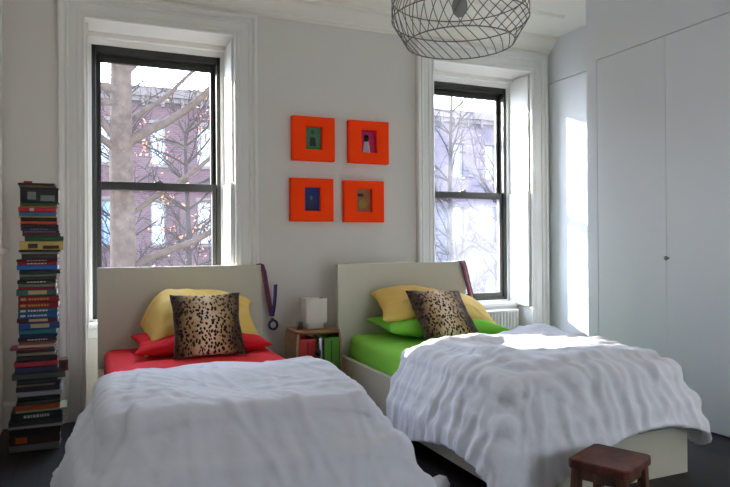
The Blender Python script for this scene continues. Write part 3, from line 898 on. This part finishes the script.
strip([RB[0], RB[1], RB[2], RB[3]], 'ribbon', [(-.03, .035, -.05), (-.03, .012, .008), (-.022, -.022, .010), (-.010, -.034, -.03), (.014, -.034, -.12), (.036, -.032, -.20), (.066, -.03, -.30), (.085, -.03, -.37)], (1, .1, .15), .05, t)

# ------------------------------------------------------------------ stool
sw = wood_mat('stool_wood', '3a1408', '6a2c15', (8, 8, 2), .6)
sl = wood_mat('stool_leg_wood', '3a1f10', '6b4426', (14, 14, 2), .5)
t = thing('stool', 'small dark wooden stool at the foot of the right bed', 'stool', (1.876, -2.632, 0), math.radians(23.5))
ol = []
for (px, py) in rounded_poly(.262, .236, .022, 4):
    ol.append((px, py))
dense = []
for q in range(len(ol)):
    a, b = Vector(ol[q]), Vector(ol[(q + 1) % len(ol)])
    ns_ = max(1, int((b - a).length / .02))
    for k in range(ns_):
        p = a.lerp(b, k / ns_); ln = p.length
        dense.append(tuple(p * (1 + .006 * math.sin(q * 2.3 + k * 1.7))))
MB().prism_z(dense, .262, .300).build('seat', sw, t, bevel=.010, seg=3)
MB().box((-.105, -.092, .222), (.105, -.076, .262)).box((-.105, .076, .222), (.105, .092, .262)).box((-.113, -.08, .222), (-.097, .08, .262)).box((.097, -.08, .222), (.113, .08, .262)).build('apron', sl, t, bevel=.003)
for sx in (-1, 1):
    for sy in (-1, 1):
        x, y = sx * .102, sy * .088; xo, yo = sx * .112, sy * .096; h = .018
        m = MB().add([(xo - h, yo - h, 0), (xo + h, yo - h, 0), (xo + h, yo + h, 0), (xo - h, yo + h, 0), (x - h, y - h, .262), (x + h, y - h, .262), (x + h, y + h, .262), (x - h, y + h, .262)],
                     [(0, 3, 2, 1), (4, 5, 6, 7), (0, 1, 5, 4), (1, 2, 6, 5), (2, 3, 7, 6), (3, 0, 4, 7)])
        m.build('leg', sl, t, bevel=.004)
for sx in (-1, 1):
    MB().box((sx * .107 - .009, -.085, .10), (sx * .107 + .009, .085, .13)).build('stretcher', sl, t, bevel=.003)
for sy in (-1, 1):
    MB().box((-.10, sy * .092 - .009, .06), (.10, sy * .092 + .009, .09)).build('stretcher', sl, t, bevel=.003)

# ------------------------------------------------------------------ wire pendant
WIRE = mat('wire_grey', '6a6862', .5, .3)
t = thing('pendant_lamp', 'round wire cage pendant lamp hanging from the ceiling', 'lamp', (1.333, -2.421, ZC))
rings = [(.200, 2.20), (.266, 2.105), (.266, 2.018), (.210, 1.925)]
for k, (r, z) in enumerate(rings):
    MB().tube([(r * math.cos(q * PI / 36), r * math.sin(q * PI / 36), z - ZC) for q in range(72)], .0023, 6, closed=True).build('ring', WIRE, t, smooth=True)
NW = 34
m = MB()
for s in range(NW):
    for sgn in (-1,):
        pts = []
        for k in range(len(rings) - 1):
            for e in range(4 if k < len(rings) - 2 else 5):
                f = e / 4
                r = rings[k][0] * (1 - f) + rings[k + 1][0] * f; z = rings[k][1] * (1 - f) + rings[k + 1][1] * f
                an = 2 * PI * s / NW + sgn * .29 * (k + f)
                pts.append((r * math.cos(an), r * math.sin(an), z - ZC))
        m.tube(pts, .0018, 5)
m.build('wire_cage', WIRE, t, smooth=True)
m = MB()
for q in range(3):
    an = 2 * PI * q / 3 + .4
    m.tube([(.02 * math.cos(an), .02 * math.sin(an), 2.215 - ZC), (.2 * math.cos(an), .2 * math.sin(an), 2.20 - ZC)], .0025, 6)
m.build('spider', WIRE, t)
MB().lathe([(0, 2.23), (.012, 2.23), (.022, 2.215), (.023, 2.14), (.017, 2.125), (0, 2.125)][::-1], (0, 0, -ZC), 18).build('lamp_holder', mat('holder_grey', '6a6862', .5), t, smooth=True)
MB().lathe([(0, 2.030), (.014, 2.034), (.026, 2.048), (.031, 2.068), (.028, 2.09), (.018, 2.112), (.014, 2.13)], (0, 0, -ZC), 20).build('bulb', mat('bulb_smoked', '8c8a86', .25), t, smooth=True)
MB().tube([(0, 0, 2.23 - ZC), (0, 0, -.02)], .0035, 8).build('cord', BLK, t)
MB().lathe([(.05, 0), (.048, -.018), (.02, -.028), (0, -.028)], n=24).build('canopy', WHITE, t, smooth=True)

# ------------------------------------------------------------------ outside: street tree and row houses
BARK = mat('bark', '3a2f28', 1, bump=.8, bscale=9, var=.5, spec=.05)
BARKD = mat('far_bark', '241d1b', 1, bump=.5, bscale=14, var=.3, spec=.05)
tr = thing('street_tree', 'big bare street tree close outside the left window', 'tree', (.40, 5, -4))
def tl(pts): return [(x - .40, y - 5, z + 4) for x, y, z in pts]
def curve(pts, n=6):
    P = [Vector(p) for p in pts]; out = []
    for i in range(len(P) - 1):
        p0 = P[max(i - 1, 0)]; p1 = P[i]; p2 = P[i + 1]; p3 = P[min(i + 2, len(P) - 1)]
        for k in range(n):
            u = k / n
            out.append(.5 * ((2 * p1) + (p2 - p0) * u + (2 * p0 - 5 * p1 + 4 * p2 - p3) * u * u + (3 * p1 - p0 - 3 * p2 + p3) * u ** 3))
    out.append(P[-1]); return out
def limb(mb, pts, r0, r1, n=10):
    c = curve(tl(pts)); N = len(c)
    mb.tube(c, [r0 + (r1 - r0) * i / (N - 1) for i in range(N)], n); return c
m = MB()
limb(m, [(.44, 5, -4), (.43, 5, -1), (.42, 5, 1), (.395, 5, 2.5), (.40, 5, 3.7), (.36, 5.05, 5.2), (.45, 5.2, 7)], .21, .10, 14)
m.build('trunk', BARK, tr, smooth=True)
m = MB(); limb(m, [(.25, 4.95, -4), (-.30, 4.5, -2), (-.60, 4.05, 0), (-.64, 4, 1.6), (-.64, 4, 3.6), (-.7, 4, 5.5)], .16, .11, 12)  # unseen stem, added to shade a strip of the right window's panes
m.build('shading_stem', BARK, tr, smooth=True)
limbs = [([(.42, 5, 2.45), (.62, 4.98, 2.68), (1.09, 4.95, 2.95), (1.62, 4.9, 3.42), (2.3, 4.8, 4.3)], .075, .04),
         ([(.40, 5.1, 2.7), (.62, 5.3, 3.02), (1.06, 5.6, 3.4), (1.5, 5.9, 3.9), (2.2, 6.2, 4.6)], .05, .02),
         ([(.38, 5, 2.55), (.12, 5, 2.9), (-.3, 5, 3.3), (-1.2, 5.1, 4.2)], .07, .03),
         ([(.40, 5, 2.4), (.12, 4.9, 2.62), (-.4, 4.7, 2.9), (-1.0, 4.8, 3.6)], .055, .03),
         ([(.42, 5.05, .55), (.67, 4.95, .90), (1.1, 4.9, 1.08), (1.6, 4.85, 1.32), (2.3, 4.7, 1.9)], .06, .035),
         ([(.42, 5.2, 1.5), (.75, 5.2, 1.75), (1.17, 5.1, 2.05), (1.61, 5, 2.4), (2.4, 4.9, 3.2)], .045, .025),
         ([(.40, 5, 3.5), (.25, 4.9, 3.9), (-.1, 4.8, 4.6)], .07, .03),
         ([(.40, 5, 3.5), (.75, 4.9, 3.9), (1.3, 4.8, 4.8)], .06, .03),
         ([(.40, 5, 3.3), (0, 4.6, 3.25), (-.40, 4.0, 2.97), (-.90, 4.0, 2.67), (-1.15, 4.0, 2.52)], .06, .04),
         ([(.40, 5, 3.1), (-.2, 4.6, 3.15), (-.55, 4.3, 3.35), (-.75, 4.3, 3.65), (-1.1, 4.25, 4.15)], .045, .02)]
rt = random.Random(5)
def twigs(mb, base, d, ln, r, depth):
    p = Vector(base); pts = [p]; dd = Vector(d).normalized()
    for k in range(4):
        dd = (dd + Vector((rt.uniform(-.35, .35), rt.uniform(-.3, .3), rt.uniform(-.2, .35)))).normalized()
        p = p + dd * ln / 4; pts.append(p)
    mb.tube(pts, [r * (1 - .18 * i) for i in range(5)], 5)
    if depth:
        for q in (1, 2, 3, 4):
            if rt.random() < .8:
                nd = (dd + Vector((rt.uniform(-1, 1), rt.uniform(-.6, .6), rt.uniform(-.6, .9)))).normalized()
                twigs(mb, pts[q], nd, ln * .6, r * .55, depth - 1)
tw = MB()
for li, (pts, r0, r1) in enumerate(limbs):
    m = MB(); c = limb(m, pts, r0, r1)
    m.build('limb', BARK, tr, smooth=True)
    if li in (0, 1, 4, 5, 7):
        for q in range(4, len(c), 4):
            twigs(tw, c[q], (rt.uniform(-.4, 1), rt.uniform(-.4, .6), rt.uniform(-.5, 1)), rt.uniform(.5, .9), .012, 1)
tag(tw.build('twigs', BARK, tr), kind='stuff')

def small_tree(label, x, y, h, col, seed, leafcol=None, spread=1.6):
    rnd = random.Random(seed)
    t = thing('bare_tree', label, 'tree', (x, y, -4))
    m = MB(); top = h
    c = curve([(0, 0, 0), (rnd.uniform(-.1, .1), 0, h * .35), (rnd.uniform(-.2, .2), .1, h * .65), (rnd.uniform(-.3, .3), 0, h)])
    m.tube(c, [.13 * (1 - .8 * i / (len(c) - 1)) for i in range(len(c))], 8)
    m.build('trunk', BARKD, t, smooth=True)
    tw_ = MB(); lv = MB()
    for q in range(5, len(c)):
        for s in range(3):
            an = rnd.uniform(0, 2 * PI); d = Vector((math.cos(an), math.sin(an) * .6, rnd.uniform(.2, 1.1))).normalized()
            p = Vector(c[q]); pts = [p]
            L_ = spread * rnd.uniform(.6, 1.2)
            for k in range(5):
                d = (d + Vector((rnd.uniform(-.3, .3), rnd.uniform(-.3, .3), rnd.uniform(-.15, .3)))).normalized(); p = p + d * L_ / 5; pts.append(p)
                for e in range(3):
                    dd = (d + Vector((rnd.uniform(-1, 1), rnd.uniform(-1, 1), rnd.uniform(-.8, .8)))).normalized()
                    q1 = p + dd * rnd.uniform(.15, .4); q2 = q1 + (dd + Vector((rnd.uniform(-.5, .5), 0, rnd.uniform(-.5, .5)))) * .25
                    tw_.tube([p, q1, q2], [.010, .007, .004], 4, cap=False)
                    if leafcol and rnd.random() < .35:
                        for z in range(2):
                            a = q2 + Vector((rnd.uniform(-.1, .1), rnd.uniform(-.1, .1), rnd.uniform(-.12, .05))); s_ = rnd.uniform(.03, .06)
                            u = Vector((rnd.uniform(-1, 1), rnd.uniform(-1, 1), rnd.uniform(-1, 1))).normalized(); v = u.orthogonal().normalized()
                            lv.add([tuple(a - u * s_), tuple(a + v * s_ * .6), tuple(a + u * s_), tuple(a - v * s_ * .6)], [(0, 1, 2, 3)])
            tw_.tube(pts, [.028, .024, .019, .014, .010, .006], 5)
    tag(tw_.build('twigs', BARKD, t), kind='stuff')
    if lv.v: tag(lv.build('leaves', mat('leaf_' + leafcol, leafcol, .7), t), kind='stuff')
small_tree('slim tree with orange leaves seen through the left window', 2.0, 10, 7.6, '', 3, '8a4c26', 1.5)
small_tree('bare tree in front of the brick house, left window', .9, 15, 9.5, '', 9, None, 2.2)
small_tree('tall bare tree at the left of the right window view', 9.0, 10.5, 9.6, '', 12, None, 2.2)
small_tree('tall bare tree further right in the right window view', 12.5, 13, 10.5, '', 21, '5c4638', 2.6)

BR1 = brick_mat('plum_brick', '3e2c31', '352429', '433839')
BR2 = brick_mat('mauve_brick', '463e46', '3c343c', '484248')
STONE = mat('brownstone_trim', '4c4544', .9, spec=.1, var=.2, bscale=6)
PANE = mat('sky_reflecting_pane', '485a70', .12, 0.0, spec=1.0)
WFR = mat('house_window_frame', '565250', .6)
def house(label, x0, x1, y, top, brick, cols):
    t = thing('row_house', label, 'building', ((x0 + x1) / 2, y, -4))
    cx = (x0 + x1) / 2
    m = MB(); lev = [(-3.0, -1.0), (1.12, 3.0), (4.55, 6.3)]
    # facade split into piers and spandrels so that the windows sit in real openings
    ww = .62
    xs = [x0]
    for c in cols: xs += [c - ww / 2, c + ww / 2]
    xs.append(x1)
    for k in range(0, len(xs) - 1, 2): m.box((xs[k] - cx, 0, 0), (xs[k + 1] - cx, .35, top + 4))
    zs = [-4] + [v for l in lev for v in l] + [top]
    for c in cols:
        for k in range(0, len(zs) - 1, 2): m.box((c - ww / 2 - cx, 0, zs[k] + 4), (c + ww / 2 - cx, .35, zs[k + 1] + 4))
    m.box((x0 - cx, .35, 0), (x1 - cx, 8, top + 4))
    m.build('wall', brick, t)
    m = MB().box((x0 - cx, -.35, top + 3.65), (x1 - cx, .3, top + 4.05)).box((x0 - cx, -.2, top + 3.45), (x1 - cx, .1, top + 3.65))
    xx = x0 - cx + .2
    while xx < x1 - cx - .2:
        m.box((xx, -.28, top + 3.25), (xx + .12, .02, top + 3.65)); xx += .8
    m.build('cornice', STONE, t)
    for c in cols:
        for (a, b) in lev:
            f = MB()
            f.box((c - ww / 2 - cx, .12, a + 4), (c - ww / 2 + .06 - cx, .2, b + 4)).box((c + ww / 2 - .06 - cx, .12, a + 4), (c + ww / 2 - cx, .2, b + 4))
            f.box((c - ww / 2 - cx, .12, b + 3.93), (c + ww / 2 - cx, .2, b + 4)).box((c - ww / 2 - cx, .12, a + 4), (c + ww / 2 - cx, .2, a + 4.07)).box((c - ww / 2 - cx, .13, (a + b) / 2 + 3.97), (c + ww / 2 - cx, .2, (a + b) / 2 + 4.03))
            fo = f.build('window', WFR, t)
            MB().box((c - ww / 2 - cx, .17, a + 4), (c + ww / 2 - cx, .19, b + 4)).build('pane', PANE, fo)
            MB().box((c - ww / 2 - .08 - cx, -.08, a + 3.88), (c + ww / 2 + .08 - cx, .2, a + 4)).build('stone_sill', STONE, fo)
            MB().box((c - ww / 2 - .08 - cx, -.06, b + 4), (c + ww / 2 + .08 - cx, .1, b + 4.16)).build('lintel', STONE, fo)
house('plum brick row house across the street, left window view', -7, 8.2, 24, 7.75, BR1, [-5.3, -3.3, -1.3, .68, 2.67, 4.62, 6.6])
house('mauve brick row house across the street, right window view', 8.25, 32, 24, 7.9, BR2, [9.6, 11.6, 13.6, 15.6, 17.6, 19.6, 21.6, 23.6, 25.6, 27.6, 29.6])
st(MB().box((-30, .9, -4.2), (40, 30, -4)).build('ground', mat('street_asphalt', '2c2a2e', .9, var=.2, bscale=2)))

# ------------------------------------------------------------------ light
wd = bpy.data.worlds.new('sky'); SC.world = wd; wd.use_nodes = True
nt = wd.node_tree; bg = nt.nodes['Background']
tc = nt.nodes.new('ShaderNodeTexCoord'); sp = nt.nodes.new('ShaderNodeSeparateXYZ'); rp = nt.nodes.new('ShaderNodeValToRGB')
nt.links.new(tc.outputs['Generated'], sp.inputs[0]); nt.links.new(sp.outputs['Z'], rp.inputs['Fac'])
e = rp.color_ramp.elements
e[0].position = 0; e[0].color = (.80, .89, 1, 1); e[1].position = .7; e[1].color = (.54, .70, 1, 1)
nt.links.new(rp.outputs['Color'], bg.inputs['Color']); bg.inputs['Strength'].default_value = WORLD

sd = Vector((1, -1.08, -.43)).normalized()
sl_ = bpy.data.lights.new('sun', 'SUN'); sl_.energy = SUN; sl_.angle = math.radians(.8); sl_.color = (1, .95, .86)
so = bpy.data.objects.new('sun', sl_); COL.objects.link(so); so.rotation_euler = sd.to_track_quat('-Z', 'Y').to_euler(); so.location = (-8, 9, 6)
# warm fill lamp added outside the added rear window
al = bpy.data.lights.new('rear_fill_light', 'AREA'); al.shape = 'RECTANGLE'; al.size = .75; al.size_y = 1.1; al.energy = REAR_FILL; al.color = (1, .90, .74)
ao = bpy.data.objects.new('rear_fill_light', al); COL.objects.link(ao); ao.location = (2.5, YR - .32, 1.6); ao.rotation_euler = (math.radians(90), 0, 0)
for a, b in OPEN:
    pl = bpy.data.lights.new('window_portal', 'AREA'); pl.shape = 'RECTANGLE'; pl.size = .9; pl.size_y = 1.95; pl.cycles.is_portal = True
    po = bpy.data.objects.new('window_portal', pl); COL.objects.link(po); po.location = ((a + b) / 2, .46, 1.59); po.rotation_euler = (math.radians(-90), 0, 0)

# ------------------------------------------------------------------ camera
F_, YAW, PIT, ROL, SY, CH, CD = 637.63, .4062, .0038, -.0064, -3.155, 1.1478, 4.5652
f = Vector((math.sin(YAW) * math.cos(PIT), math.cos(YAW) * math.cos(PIT), math.sin(PIT)))
r = Vector((math.cos(YAW), -math.sin(YAW), 0)); u = r.cross(f)
r2 = math.cos(ROL) * r + math.sin(ROL) * u; u2 = -math.sin(ROL) * r + math.cos(ROL) * u
cam = bpy.data.cameras.new('camera'); co = bpy.data.objects.new('camera', cam); COL.objects.link(co)
co.matrix_world = Matrix(((r2.x, u2.x, -f.x, 0), (r2.y, u2.y, -f.y, -CD), (r2.z, u2.z, -f.z, CH), (0, 0, 0, 1)))
cam.sensor_fit = 'HORIZONTAL'; cam.sensor_width = 36; cam.lens = F_ / 730 * 36; cam.shift_y = SY / 730; cam.clip_start = .02
SC.camera = co

vs_ = SC.view_settings
vs_.view_transform = 'Standard'; vs_.look = 'None'; vs_.gamma = 1; vs_.use_curve_mapping = False; vs_.exposure = EXPO
SC.cycles.use_denoising = True
SC.cycles.max_bounces = 10; SC.cycles.diffuse_bounces = 6; SC.cycles.transparent_max_bounces = 16
SC.cycles.sample_clamp_indirect = 6
